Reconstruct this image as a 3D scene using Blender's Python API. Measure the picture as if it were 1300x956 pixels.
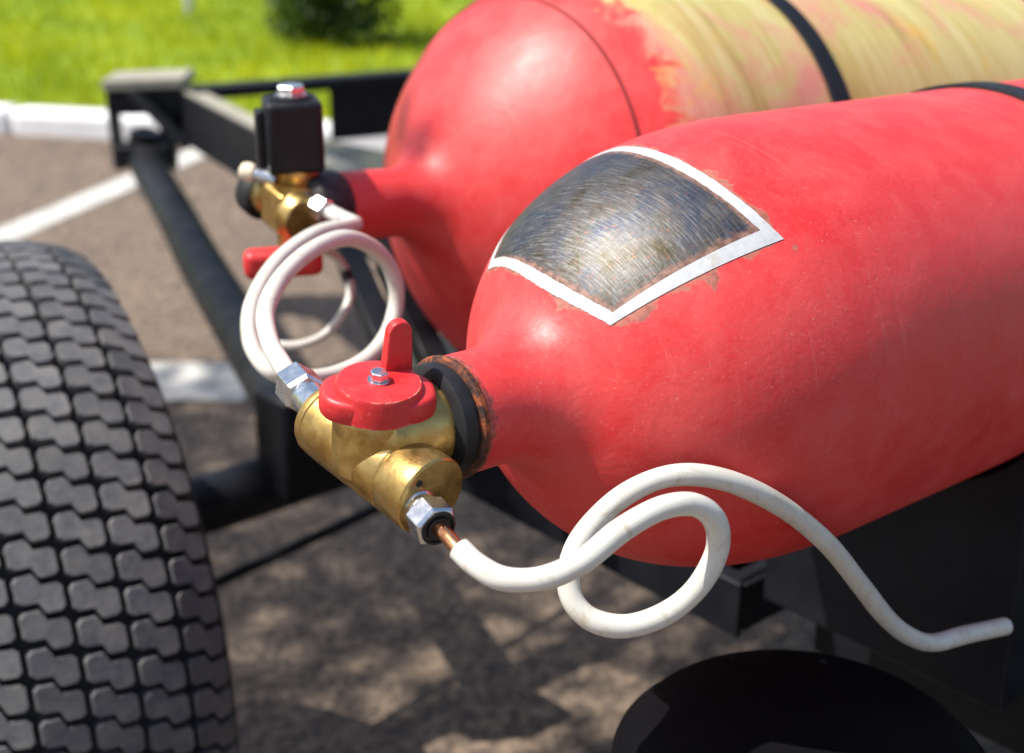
import bpy, math, random
import numpy as np
from mathutils import Vector, Matrix
random.seed(7); rng = np.random.default_rng(7)
R_ = math.radians
for o in list(bpy.data.objects): bpy.data.objects.remove(o)
sc = bpy.context.scene
col = sc.collection

# ------------------------------------------------------------------ camera
F = 1805.0; CX, CY = 650.0, 433.0; CAMH = 1.35; PITCH = R_(19.82)
cam = bpy.data.cameras.new('camera'); camo = bpy.data.objects.new('camera', cam); col.objects.link(camo)
camo.location = (0, 0, CAMH); camo.rotation_euler = (math.pi/2 - PITCH, 0, 0)
cam.sensor_width = 36.0; cam.lens = F*36/1300; cam.shift_y = -45/1300
cam.clip_start = 0.02; cam.clip_end = 2000
cam.dof.use_dof = True; cam.dof.focus_distance = 0.83; cam.dof.aperture_fstop = 5.6; cam.dof.aperture_blades = 8
sc.camera = camo

# ------------------------------------------------------------------ sky and sun
SUN_YAW, SUN_EL = R_(-98), R_(59)
w = bpy.data.worlds.new('World'); sc.world = w; w.use_nodes = True
wn = w.node_tree.nodes; wl = w.node_tree.links
sky = wn.new('ShaderNodeTexSky'); sky.sky_type = 'NISHITA'; sky.sun_disc = False
sky.sun_elevation = SUN_EL; sky.sun_rotation = SUN_YAW; sky.air_density = 1.0; sky.dust_density = 2.5; sky.ozone_density = 1.0
wl.new(sky.outputs[0], wn['Background'].inputs[0]); wn['Background'].inputs[1].default_value = 0.12
sl = bpy.data.lights.new('sun', 'SUN'); sl.energy = 4.7; sl.angle = R_(0.53); sl.color = (1.0, 0.945, 0.86)
so = bpy.data.objects.new('sun', sl); col.objects.link(so)
sdir = Vector((math.sin(SUN_YAW)*math.cos(SUN_EL), math.cos(SUN_YAW)*math.cos(SUN_EL), math.sin(SUN_EL)))
so.rotation_euler = sdir.to_track_quat('Z', 'Y').to_euler()
sc.view_settings.view_transform = 'Standard'; sc.view_settings.look = 'None'
sc.view_settings.exposure = 0.55; sc.view_settings.gamma = 1.0; sc.view_settings.use_curve_mapping = False
sc.render.engine = 'CYCLES'

# ------------------------------------------------------------------ pixel helpers (direction only; depth from what is touched)
fwd = np.array([0, math.cos(PITCH), -math.sin(PITCH)]); upv = np.array([0, math.sin(PITCH), math.cos(PITCH)]); rt = np.array([1., 0, 0])
CAM = np.array([0, 0, CAMH])
def ray(x, y): return rt*(x-CX)/F + upv*(CY-y)/F + fwd
def at(x, y, d): return CAM + ray(x, y)*d
def gnd(x, y, z=0.0):
    r = ray(x, y); return CAM + r*((z-CAMH)/r[2])
def nrm(v): v = np.asarray(v, float); return v/np.linalg.norm(v)
def axis(yaw, el): return np.array([math.sin(yaw)*math.cos(el), math.cos(yaw)*math.cos(el), math.sin(el)])
def frame(a):
    a = nrm(a); z = np.array([0, 0, 1.]) if abs(a[2]) < .97 else np.array([0, 1., 0])
    e0 = nrm(z - a*(a@z)); return e0, np.cross(a, e0)

# ------------------------------------------------------------------ materials
def mat(name):
    m = bpy.data.materials.new(name); m.use_nodes = True
    return m, m.node_tree.nodes, m.node_tree.links, m.node_tree.nodes['Principled BSDF']
def N(nodes, t, **k):
    n = nodes.new(t)
    for a, v in k.items():
        if a in n.inputs.keys(): n.inputs[a].default_value = v
        else: setattr(n, a, v)
    return n
def coords(n, l, scale=(1, 1, 1), kind='Object'):
    tc = n.new('ShaderNodeTexCoord'); mp = n.new('ShaderNodeMapping'); mp.inputs['Scale'].default_value = scale
    l.new(tc.outputs[kind], mp.inputs[0]); return mp.outputs[0]
def noise(n, l, vec, scale, detail=4, rough=.55, dist=0.0):
    t = n.new('ShaderNodeTexNoise'); t.inputs['Scale'].default_value = scale; t.inputs['Detail'].default_value = detail
    t.inputs['Roughness'].default_value = rough; t.inputs['Distortion'].default_value = dist; l.new(vec, t.inputs['Vector']); return t.outputs['Fac']
def ramp(n, l, fac, stops, interp='LINEAR'):
    r = n.new('ShaderNodeValToRGB'); r.color_ramp.interpolation = interp
    while len(r.color_ramp.elements) < len(stops): r.color_ramp.elements.new(.5)
    for e, (p, c) in zip(r.color_ramp.elements, stops):
        e.position = p; e.color = (c, c, c, 1) if isinstance(c, (int, float)) else (*c, 1)
    l.new(fac, r.inputs[0]); return r.outputs[0]
def mix(n, l, fac, a, b, mode='MIX'):
    m = n.new('ShaderNodeMix'); m.data_type = 'RGBA'; m.blend_type = mode
    for sock, v in ((m.inputs[0], fac), (m.inputs[6], a), (m.inputs[7], b)):
        if hasattr(v, 'is_linked') or hasattr(v, 'links'): l.new(v, sock)
        elif isinstance(v, (int, float)): sock.default_value = v
        else: sock.default_value = (*v, 1)
    return m.outputs[2]
def math_(n, l, op, a, b=None, c=None):
    m = n.new('ShaderNodeMath'); m.operation = op
    for i, v in enumerate((a, b, c)):
        if v is None: continue
        if isinstance(v, (int, float)): m.inputs[i].default_value = v
        else: l.new(v, m.inputs[i])
    return m.outputs[0]
def bump(n, l, bs, h, strength=.2, dist=.002):
    b = n.new('ShaderNodeBump'); b.inputs['Strength'].default_value = strength; b.inputs['Distance'].default_value = dist
    l.new(h, b.inputs['Height']); l.new(b.outputs[0], bs.inputs['Normal'])
MAT = {}
def simple(name, c1, c2, scale, rough=(.4, .6), metal=0.0, bstr=.1, bdist=.001, spec=.5, detail=5, bscale=None, coat=0.0):
    m, n, l, b = mat(name); v = coords(n, l)
    f = noise(n, l, v, scale, detail)
    l.new(ramp(n, l, f, [(.35, c1), (.65, c2)]), b.inputs['Base Color'])
    f2 = noise(n, l, v, scale*2.3, 4)
    l.new(ramp(n, l, f2, [(.3, rough[0]), (.7, rough[1])]), b.inputs['Roughness'])
    b.inputs['Metallic'].default_value = metal; b.inputs['Specular IOR Level'].default_value = spec
    b.inputs['Coat Weight'].default_value = coat
    if bstr: bump(n, l, b, noise(n, l, v, bscale or scale*3, 5), bstr, bdist)
    MAT[name] = m; return m
simple('black_paint', (.006, .007, .010), (.011, .012, .016), 18, (.42, .6), 0, .12, .001, .22)
simple('lit_top_grey', (.26, .25, .20), (.36, .34, .27), 14, (.5, .7), .0, .1, .001, .4)  # pale tone for upper chassis faces, sunlight put into the colour
simple('olive_deck', (.05, .05, .026), (.09, .09, .05), 9, (.35, .55), 0, .1, .001, .5)
simple('black_plastic', (.005, .0055, .008), (.009, .0095, .013), 60, (.40, .55), 0, .08, .0003, .3)
simple('black_rubber', (.008, .008, .010), (.018, .018, .020), 40, (.45, .65), 0, .1, .0005, .4)
def handle():
    m, n, l, b = mat('handle_red'); v = coords(n, l)
    c = ramp(n, l, noise(n, l, v, 60, 6, .65), [(.3, (.50, .014, .018)), (.7, (.64, .034, .036))])
    bv = n.new('ShaderNodeBevel'); bv.inputs['Radius'].default_value = .0016; bv.samples = 4
    g = n.new('ShaderNodeNewGeometry'); dp = n.new('ShaderNodeVectorMath'); dp.operation = 'DOT_PRODUCT'
    l.new(bv.outputs[0], dp.inputs[0]); l.new(g.outputs['Normal'], dp.inputs[1])
    ed = ramp(n, l, dp.outputs['Value'], [(.86, 1.0), (.985, 0.0)])
    ch = ramp(n, l, noise(n, l, v, 110, 6, .7, .4), [(.50, 0.0), (.58, 1.0)])
    c = mix(n, l, math_(n, l, 'MULTIPLY', math_(n, l, 'MULTIPLY', ed, ch), .9), c, (.66, .52, .34))
    c = mix(n, l, ramp(n, l, noise(n, l, v, 260, 4, .7), [(.62, 0.0), (.74, .4)]), c, (.70, .30, .26))
    l.new(c, b.inputs['Base Color']); l.new(ramp(n, l, noise(n, l, v, 90, 5), [(.3, .34), (.7, .55)]), b.inputs['Roughness'])
    bump(n, l, b, noise(n, l, v, 320, 4), .25, .0006); MAT['handle_red'] = m
handle()
simple('seam_dark', (.09, .010, .010), (.16, .016, .016), 40, (.5, .7), 0, .1, .0005)
simple('zinc', (.62, .64, .66), (.78, .79, .80), 70, (.18, .34), 1.0, .06, .0003)
simple('copper', (.78, .34, .16), (.88, .45, .22), 60, (.16, .28), 1.0, .04, .0003)
simple('cream', (.70, .62, .44), (.80, .72, .55), 60, (.4, .55), 0, .05, .0003)
simple('bark', (.06, .045, .03), (.13, .10, .07), 9, (.8, .95), 0, .8, .02)
simple('post_grey', (.5, .5, .52), (.6, .6, .62), 12, (.5, .7), 0, .1, .001)
simple('soil', (.05, .035, .02), (.09, .065, .04), 6, (.9, 1), 0, .5, .02)
simple('rim_steel', (.05, .05, .055), (.10, .10, .11), 14, (.4, .6), .3, .1, .001)

def brass():
    m, n, l, b = mat('brass'); v = coords(n, l)
    f = noise(n, l, v, 55, 6, .6, .4)
    c = ramp(n, l, f, [(.3, (.34, .20, .055)), (.5, (.50, .33, .11)), (.72, (.62, .44, .18))])
    st = noise(n, l, coords(n, l, (1, 1, 1)), 22, 5, .7)
    c = mix(n, l, ramp(n, l, st, [(.6, 0.0), (.72, .55)]), c, (.20, .10, .03))
    l.new(c, b.inputs['Base Color']); b.inputs['Metallic'].default_value = .92
    l.new(ramp(n, l, noise(n, l, v, 120, 5), [(.3, .24), (.7, .46)]), b.inputs['Roughness'])
    bump(n, l, b, math_(n, l, 'ADD', noise(n, l, v, 420, 4), noise(n, l, v, 90, 5, .7, .5)), .2, .0006)
    MAT['brass'] = m
brass()

def pipe():
    m, n, l, b = mat('white_coating'); v = coords(n, l)
    f = noise(n, l, v, 28, 5, .6)
    c = ramp(n, l, f, [(.3, (.58, .565, .50)), (.7, (.66, .65, .60))])
    d = noise(n, l, v, 75, 6, .7, .6)
    c = mix(n, l, ramp(n, l, d, [(.54, 0.0), (.72, .7)]), c, (.40, .32, .19))
    l.new(c, b.inputs['Base Color']); b.inputs['Roughness'].default_value = .34
    b.inputs['Specular IOR Level'].default_value = .45
    bump(n, l, b, noise(n, l, v, 90, 4), .12, .0006); MAT['white_coating'] = m
pipe()

# label rectangle on the near cylinder, in (arc length, angle)
LT0, LT1 = R_(-52), R_(43.3)
def lab0(t): d = math.degrees(t)-9; return .0631+5.6e-6*d*d
def lab1(t): d = min(abs(math.degrees(t)-15), 34); return .159+1.05e-5*d*d
def label_dist(n, l, U, V):      # signed distance (m) outside the label outline, in the same (angle, length) coordinates
    uc, hu = (LT0+LT1)/2/(2*math.pi)+.5, (LT1-LT0)/2/(2*math.pi)
    du = math_(n, l, 'MULTIPLY', math_(n, l, 'SUBTRACT', math_(n, l, 'ABSOLUTE', math_(n, l, 'SUBTRACT', U, uc)), hu), .75)
    td = math_(n, l, 'MULTIPLY', math_(n, l, 'SUBTRACT', U, .5), 360.0)
    a = math_(n, l, 'SUBTRACT', td, 9.0); s0 = math_(n, l, 'MULTIPLY_ADD', math_(n, l, 'MULTIPLY', a, a), 5.6e-6, .0631)
    b = math_(n, l, 'MINIMUM', math_(n, l, 'ABSOLUTE', math_(n, l, 'SUBTRACT', td, 15.0)), 34.0); s1 = math_(n, l, 'MULTIPLY_ADD', math_(n, l, 'MULTIPLY', b, b), 1.05e-5, .159)
    return math_(n, l, 'MAXIMUM', du, math_(n, l, 'MAXIMUM', math_(n, l, 'MULTIPLY', math_(n, l, 'SUBTRACT', s0, V), 2.2), math_(n, l, 'MULTIPLY', math_(n, l, 'SUBTRACT', V, s1), 1.25)))
def red_paint(name, label=False, yellow_from=None):
    m, n, l, b = mat(name); v = coords(n, l)
    uv = n.new('ShaderNodeUVMap'); sep = n.new('ShaderNodeSeparateXYZ'); l.new(uv.outputs[0], sep.inputs[0])
    U, V = sep.outputs[0], sep.outputs[1]           # U = angle / 2pi + .5, V = distance along axis in metres
    f = noise(n, l, v, 6, 6, .6)
    c = ramp(n, l, f, [(.3, (.58, .022, .024)), (.7, (.68, .040, .040))])
    # chalky faded paint
    ch = noise(n, l, v, 24, 9, .74, .4)
    c = mix(n, l, ramp(n, l, ch, [(.40, 0.0), (.72, .28)]), c, (.74, .18, .165))
    # fine runs round the cylinder
    cb = n.new('ShaderNodeCombineXYZ'); l.new(math_(n, l, 'MULTIPLY', U, 3.0), cb.inputs[0]); l.new(math_(n, l, 'MULTIPLY', V, 95.0), cb.inputs[1])
    runs = noise(n, l, cb.outputs[0], 1.6, 5, .6)
    c = mix(n, l, ramp(n, l, runs, [(.60, 0.0), (.72, .14)]), c, (.78, .28, .26))
    # specks and pits
    sp = n.new('ShaderNodeTexVoronoi'); sp.inputs['Scale'].default_value = 120; l.new(v, sp.inputs['Vector'])
    cl = noise(n, l, v, 9, 3)
    sm = math_(n, l, 'MULTIPLY', ramp(n, l, sp.outputs['Distance'], [(.03, 1.0), (.08, 0.0)]), ramp(n, l, cl, [(.5, 0.0), (.62, 1.0)]))
    c = mix(n, l, math_(n, l, 'MULTIPLY', sm, .35), c, (.82, .62, .58))
    fs = noise(n, l, v, 420, 4, .75)
    c = mix(n, l, ramp(n, l, fs, [(.58, 0.0), (.72, .22)]), c, (.85, .42, .40))
    dk_ = n.new('ShaderNodeTexVoronoi'); dk_.inputs['Scale'].default_value = 55; l.new(v, dk_.inputs['Vector'])
    c = mix(n, l, math_(n, l, 'MULTIPLY', ramp(n, l, dk_.outputs['Distance'], [(.018, 1.0), (.045, 0.0)]), ramp(n, l, noise(n, l, v, 17, 3), [(.52, 0.0), (.60, .8)])), c, (.10, .02, .02))
    rough = ramp(n, l, ch, [(.3, .40), (.7, .56)])
    if label:
        d = label_dist(n, l, U, V)
        nz = noise(n, l, v, 32, 6, .65, .3)
        e = math_(n, l, 'SUBTRACT', math_(n, l, 'MULTIPLY', math_(n, l, 'SUBTRACT', nz, .44), .055), d)
        mk = ramp(n, l, math_(n, l, 'MULTIPLY', e, 60.0), [(0.0, 0.0), (.1, 1.0)])
        rustc = ramp(n, l, noise(n, l, v, 130, 5, .7), [(.35, (.16, .07, .05)), (.55, (.36, .16, .11)), (.7, (.34, .05, .04))])
        c = mix(n, l, math_(n, l, 'MULTIPLY', mk, .85), c, rustc)
        # chipped neck
        nk = math_(n, l, 'SUBTRACT', math_(n, l, 'MULTIPLY', noise(n, l, v, 60, 6, .7), .028), math_(n, l, 'ADD', V, .010))
        mk2 = ramp(n, l, math_(n, l, 'MULTIPLY', nk, 45.0), [(0.30, 0.0), (.42, .8)])
        c = mix(n, l, mk2, c, ramp(n, l, noise(n, l, v, 170, 5, .7), [(.35, (.03, .02, .018)), (.55, (.26, .09, .06)), (.7, (.40, .30, .26))]))
    if yellow_from is not None:
        cb2 = n.new('ShaderNodeCombineXYZ'); l.new(math_(n, l, 'MULTIPLY', U, 2.2), cb2.inputs[0]); l.new(math_(n, l, 'MULTIPLY', V, 13.0), cb2.inputs[1])
        st = noise(n, l, cb2.outputs[0], 2.2, 7, .7, .4)
        y = ramp(n, l, st, [(.26, (.22, .18, .06)), (.42, (.46, .38, .11)), (.6, (.56, .50, .22)), (.78, (.52, .38, .10))])
        big = noise(n, l, v, 7, 5, .6, .5)
        y = mix(n, l, ramp(n, l, big, [(.49, 0.0), (.62, .75)]), y, (.62, .20, .19))
        y = mix(n, l, ramp(n, l, noise(n, l, v, 11, 6, .7), [(.56, 0.0), (.66, .6)]), y, (.66, .40, .06))
        sc_ = math_(n, l, 'ADD', math_(n, l, 'SUBTRACT', V, yellow_from), math_(n, l, 'MULTIPLY', math_(n, l, 'SUBTRACT', noise(n, l, v, 26, 8, .75, .8), .5), .16))
        c = mix(n, l, ramp(n, l, math_(n, l, 'MULTIPLY', sc_, 10.0), [(0.0, 0.0), (.22, 1.0)]), c, y)
    l.new(c, b.inputs['Base Color']); l.new(rough, b.inputs['Roughness'])
    b.inputs['Coat Weight'].default_value = .0; b.inputs['Specular IOR Level'].default_value = .5
    h1 = noise(n, l, v, 38, 7, .62, .8); h2 = noise(n, l, v, 260, 3)
    wn_ = noise(n, l, v, 62, 8, .74, 2.2); patchy = ramp(n, l, noise(n, l, v, 7.5, 3), [(.45, 0.0), (.62, 1.0)])
    hh = math_(n, l, 'ADD', math_(n, l, 'ADD', h1, math_(n, l, 'MULTIPLY', h2, .22)), math_(n, l, 'MULTIPLY', wn_, math_(n, l, 'MULTIPLY', patchy, .9)))
    bump(n, l, b, hh, .26, .0022)
    MAT[name] = m
red_paint('red_paint_worn', label=True)
red_paint('red_yellow_paint', yellow_from=.236)
simple('red_paint_plain', (.52, .014, .022), (.62, .03, .036), 20, (.32, .45), 0, .15, .001, .5, coat=.3)

def bare():
    m, n, l, b = mat('bare_steel'); v = coords(n, l)
    uv = n.new('ShaderNodeUVMap'); mp = n.new('ShaderNodeMapping'); mp.inputs['Scale'].default_value = (14, 330, 1); mp.inputs['Rotation'].default_value = (0, 0, .02); l.new(uv.outputs[0], mp.inputs[0])
    sc1 = noise(n, l, mp.outputs[0], 3.0, 6, .7)
    mp2 = n.new('ShaderNodeMapping'); mp2.inputs['Scale'].default_value = (230, 60, 1); l.new(uv.outputs[0], mp2.inputs[0])
    sc2 = noise(n, l, mp2.outputs[0], 2.0, 6, .7)
    big = noise(n, l, v, 26, 5, .6, .6)
    c = ramp(n, l, big, [(.36, (.050, .040, .020)), (.5, (.085, .082, .080)), (.66, (.045, .055, .085))])
    c = mix(n, l, ramp(n, l, sc1, [(.48, 0.0), (.66, .65)]), c, (.26, .26, .255))
    c = mix(n, l, ramp(n, l, sc2, [(.55, 0.0), (.72, .7)]), c, (.03, .024, .02))
    c = mix(n, l, ramp(n, l, noise(n, l, v, 300, 4, .7), [(.58, 0.0), (.68, .6)]), c, (.22, .10, .06))
    # rusty margin
    sep = n.new('ShaderNodeSeparateXYZ'); l.new(uv.outputs[0], sep.inputs[0])
    dd = label_dist(n, l, sep.outputs[0], sep.outputs[1])
    e = math_(n, l, 'ADD', dd, math_(n, l, 'MULTIPLY', noise(n, l, v, 160, 5, .7), .010))
    mk = ramp(n, l, math_(n, l, 'MULTIPLY', math_(n, l, 'ADD', e, .0125), 90.0), [(.25, 0.0), (.55, .9)])
    c = mix(n, l, mk, c, ramp(n, l, noise(n, l, v, 220, 5), [(.4, (.13, .06, .04)), (.6, (.28, .15, .11))]))
    l.new(c, b.inputs['Base Color'])
    l.new(math_(n, l, 'SUBTRACT', .85, math_(n, l, 'MULTIPLY', mk, .8)), b.inputs['Metallic'])
    l.new(ramp(n, l, sc1, [(.3, .44), (.7, .60)]), b.inputs['Roughness'])
    b.inputs['Coat Weight'].default_value = .08; b.inputs['Coat Roughness'].default_value = .4
    bump(n, l, b, math_(n, l, 'ADD', sc1, math_(n, l, 'ADD', sc2, noise(n, l, v, 420, 3))), .2, .0007)
    MAT['bare_steel'] = m
bare()
def whitep():
    m, n, l, b = mat('white_paint'); v = coords(n, l)
    f = noise(n, l, v, 150, 5, .7)
    c = ramp(n, l, f, [(.3, (.40, .42, .44)), (.6, (.50, .515, .53))])
    c = mix(n, l, ramp(n, l, noise(n, l, v, 60, 6, .7, .5), [(.58, 0.0), (.72, .7)]), c, (.36, .30, .25))
    l.new(c, b.inputs['Base Color']); b.inputs['Roughness'].default_value = .5
    bump(n, l, b, noise(n, l, v, 300, 4), .2, .0005); MAT['white_paint'] = m
whitep()
def rust():
    m, n, l, b = mat('rust'); v = coords(n, l)
    f = noise(n, l, v, 60, 8, .76, .6)
    c = ramp(n, l, f, [(.40, (.012, .010, .009)), (.50, (.09, .028, .014)), (.59, (.36, .09, .022)), (.70, (.40, .04, .025))])
    l.new(c, b.inputs['Base Color']); b.inputs['Roughness'].default_value = .7
    bump(n, l, b, f, .7, .002); MAT['rust'] = m
rust()
def rubber():
    m, n, l, b = mat('tyre_rubber'); v = coords(n, l)
    f = noise(n, l, v, 9, 5, .6)
    l.new(ramp(n, l, f, [(.3, (.008, .008, .009)), (.7, (.014, .0135, .014))]), b.inputs['Base Color']); b.inputs['Roughness'].default_value = .75
    bump(n, l, b, noise(n, l, v, 160, 5), .3, .001); MAT['tyre_rubber'] = m
    m, n, l, b = mat('tread_dusty'); v = coords(n, l)
    oi = n.new('ShaderNodeObjectInfo'); ad = n.new('ShaderNodeVectorMath'); ad.operation = 'ADD'; l.new(v, ad.inputs[0]); 
    cb = n.new('ShaderNodeCombineXYZ'); l.new(math_(n, l, 'MULTIPLY', oi.outputs['Random'], 40.0), cb.inputs[0]); l.new(cb.outputs[0], ad.inputs[1])
    f = noise(n, l, ad.outputs[0], 120, 6, .7); g = noise(n, l, ad.outputs[0], 38, 4)
    c = ramp(n, l, f, [(.3, (.060, .063, .070)), (.7, (.135, .138, .148))])
    c = mix(n, l, ramp(n, l, g, [(.42, 0.0), (.7, .6)]), c, (.21, .20, .18))
    c = mix(n, l, math_(n, l, 'MULTIPLY', oi.outputs['Random'], .45), c, (.045, .046, .05))
    l.new(c, b.inputs['Base Color']); b.inputs['Roughness'].default_value = .62
    bump(n, l, b, f, .5, .0015); MAT['tread_dusty'] = m
rubber()
def asphalt():
    m, n, l, b = mat('asphalt'); v = coords(n, l)
    f = noise(n, l, v, 1.3, 6, .6); g = noise(n, l, v, 55, 5, .7)
    c = ramp(n, l, f, [(.3, (.092, .064, .046)), (.7, (.160, .118, .088))])
    vo = n.new('ShaderNodeTexVoronoi'); vo.inputs['Scale'].default_value = 75; l.new(v, vo.inputs['Vector'])
    rnd = ramp(n, l, vo.outputs['Color'], [(.2, (.030, .022, .017)), (.5, (.125, .094, .072)), (.85, (.34, .25, .17))])
    c = mix(n, l, .55, c, rnd)
    c = mix(n, l, ramp(n, l, g, [(.55, 0.0), (.75, .6)]), c, (.05, .042, .036))
    c = mix(n, l, ramp(n, l, noise(n, l, v, 3.2, 5, .65), [(.58, 0.0), (.70, .45)]), c, (.26, .19, .13))
    l.new(c, b.inputs['Base Color']); b.inputs['Roughness'].default_value = .85
    bump(n, l, b, math_(n, l, 'ADD', vo.outputs['Distance'], g), .6, .006); MAT['asphalt'] = m
asphalt()
simple('road_paint', (.40, .39, .36), (.56, .55, .51), 14, (.6, .8), 0, .3, .002, .4)
simple('kerb_white', (.76, .76, .77), (.86, .86, .87), 5, (.5, .7), 0, .3, .004, .4)
simple('lawn_soil', (.12, .22, .008), (.26, .34, .012), 1.6, (.8, 1), 0, .5, .02)
def leafmat(name, c1, c2, tr, sc_=2.2):
    m, n, l, b = mat(name); v = coords(n, l)
    f = noise(n, l, v, sc_, 6, .7)
    c = ramp(n, l, f, [(.32, c1), (.68, c2)])
    l.new(c, b.inputs['Base Color']); b.inputs['Roughness'].default_value = .5
    t = n.new('ShaderNodeBsdfTranslucent'); l.new(mix(n, l, .4, c, (tr[0], tr[1], tr[2])), t.inputs[0])
    ms = n.new('ShaderNodeMixShader'); ms.inputs[0].default_value = .45
    l.new(b.outputs[0], ms.inputs[1]); l.new(t.outputs[0], ms.inputs[2])
    l.new(ms.outputs[0], n['Material Output'].inputs[0]); MAT[name] = m
leafmat('grass_blade', (.10, .22, .004), (.62, .62, .006), (.62, .64, .01), 1.3)
leafmat('shrub_leaf', (.035, .075, .012), (.085, .14, .02), (.10, .17, .02))
leafmat('tree_leaf', (.05, .10, .02), (.09, .15, .03), (.14, .22, .03))

# ------------------------------------------------------------------ mesh builder
WL = {}
class MB:
    def __init__(s): s.v = []; s.f = []; s.uv = None
    def add(s, vs, fs):
        k = len(s.v); s.v += [tuple(map(float, p)) for p in vs]; s.f += [tuple(i+k for i in f) for f in fs]; return s
    def box(s, c, ax, ay, az, hx, hy, hz):
        c = np.asarray(c, float); P = []
        for k in (-1, 1):
            for j in (-1, 1):
                for i in (-1, 1): P.append(c + ax*hx*i + ay*hy*j + az*hz*k)
        return s.add(P, [(0, 2, 3, 1), (4, 5, 7, 6), (0, 1, 5, 4), (2, 6, 7, 3), (0, 4, 6, 2), (1, 3, 7, 5)])
    def bar(s, p, q, w, h, upd=(0, 0, 1)):
        p = np.asarray(p, float); q = np.asarray(q, float); d = nrm(q-p); u = nrm(np.asarray(upd, float)-d*(d@np.asarray(upd, float))); sd = np.cross(d, u)
        return s.box((p+q)/2, d, sd, u, np.linalg.norm(q-p)/2, w/2, h/2)
    def lathe(s, o, a, prof, seg=48, uv=False, cap=True):
        o = np.asarray(o, float); a = nrm(a); e0, e1 = frame(a); k = len(s.v); cols = seg+1 if uv else seg
        for (t, r) in prof:
            for j in range(cols):
                th = -math.pi + 2*math.pi*j/seg
                s.v.append(tuple(o + a*t + r*(math.cos(th)*e0 + math.sin(th)*e1)))
                if uv:
                    if s.uv is None: s.uv = []
                    s.uv.append((j/seg, t))
        for i in range(len(prof)-1):
            for j in range(seg):
                j2 = j+1 if uv else (j+1) % seg
                s.f.append((k+i*cols+j, k+(i+1)*cols+j, k+(i+1)*cols+j2, k+i*cols+j2))
        if cap and not uv:
            s.f.append(tuple(k+j for j in range(seg))); m = k+(len(prof)-1)*cols
            s.f.append(tuple(m+j for j in reversed(range(seg))))
        return s
    def tube(s, pts, r, seg=16, rf=None, sub=10, smooth=True):
        P = np.array([np.asarray(p, float) for p in pts])
        if smooth:
            Q = []; E = np.vstack([2*P[0]-P[1], P, 2*P[-1]-P[-2]])
            for i in range(1, len(E)-2):
                for t in np.linspace(0, 1, sub, endpoint=False):
                    p0, p1, p2, p3 = E[i-1:i+3]
                    Q.append(.5*((2*p1)+(-p0+p2)*t+(2*p0-5*p1+4*p2-p3)*t*t+(-p0+3*p1-3*p2+p3)*t**3))
            Q.append(P[-1]); P = np.array(Q)
        n = len(P); T = np.gradient(P, axis=0); T /= np.linalg.norm(T, axis=1)[:, None]
        u, _ = frame(T[0]); k = len(s.v)
        for i in range(n):
            u = nrm(u - T[i]*(u@T[i])); wv = np.cross(T[i], u); rr = r if rf is None else r*rf(i/(n-1))
            for j in range(seg):
                th = 2*math.pi*j/seg; s.v.append(tuple(P[i] + rr*(math.cos(th)*u + math.sin(th)*wv)))
        for i in range(n-1):
            for j in range(seg):
                s.f.append((k+i*seg+j, k+i*seg+(j+1) % seg, k+(i+1)*seg+(j+1) % seg, k+(i+1)*seg+j))
        s.f.append(tuple(k+j for j in reversed(range(seg)))); m = k+(n-1)*seg; s.f.append(tuple(m+j for j in range(seg)))
        return s
    def build(s, name, m, parent=None, origin=None, smooth=True, ang=38, bevel=0.0, bseg=2):
        V = np.array(s.v); org = V.mean(0) if origin is None else np.asarray(origin, float)
        me = bpy.data.meshes.new(name); me.from_pydata([tuple(p) for p in (V-org)], [], s.f)
        if s.uv is not None:
            ul = me.uv_layers.new(name='UVMap')
            li = np.zeros(len(me.loops), int); me.loops.foreach_get('vertex_index', li)
            ul.data.foreach_set('uv', np.array(s.uv)[li].ravel())
        me.validate(); me.materials.append(MAT[m])
        if smooth:
            me.polygons.foreach_set('use_smooth', [True]*len(me.polygons)); me.set_sharp_from_angle(angle=R_(ang))
        o = bpy.data.objects.new(name, me); col.objects.link(o)
        if parent is not None:
            o.parent = parent; o.location = org - WL[parent.name]
        else: o.location = org
        WL[o.name] = org
        if bevel:
            b = o.modifiers.new('bevel', 'BEVEL'); b.width = bevel; b.segments = bseg; b.limit_method = 'ANGLE'; b.angle_limit = R_(40)
            b.harden_normals = False
        return o
def thing(name, loc, label, cat, group=None):
    o = bpy.data.objects.new(name, None); col.objects.link(o); o.location = loc; WL[o.name] = np.asarray(loc, float)
    o.empty_display_size = .1; return tag(o, label, cat, group)
def tag(o, label, cat, group=None):
    o['label'] = label; o['category'] = cat
    if group: o['group'] = group
    return o
def hexprof(mb, o, a, t0, t1, r, rot=0.0, ch=.12):
    o = np.asarray(o, float); a = nrm(a); e0, e1 = frame(a); k = len(mb.v)
    rows = [(t0, r*(1-ch)), (t0+(t1-t0)*.12, r), (t1-(t1-t0)*.12, r), (t1, r*(1-ch))]
    for t, rr in rows:
        for j in range(6):
            th = rot + math.pi/3*j; mb.v.append(tuple(o + a*t + rr*(math.cos(th)*e0 + math.sin(th)*e1)))
    for i in range(3):
        for j in range(6): mb.f.append((k+i*6+j, k+(i+1)*6+j, k+(i+1)*6+(j+1) % 6, k+i*6+(j+1) % 6))
    mb.f.append(tuple(k+j for j in range(6))); mb.f.append(tuple(k+18+j for j in reversed(range(6)))); return mb

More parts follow.
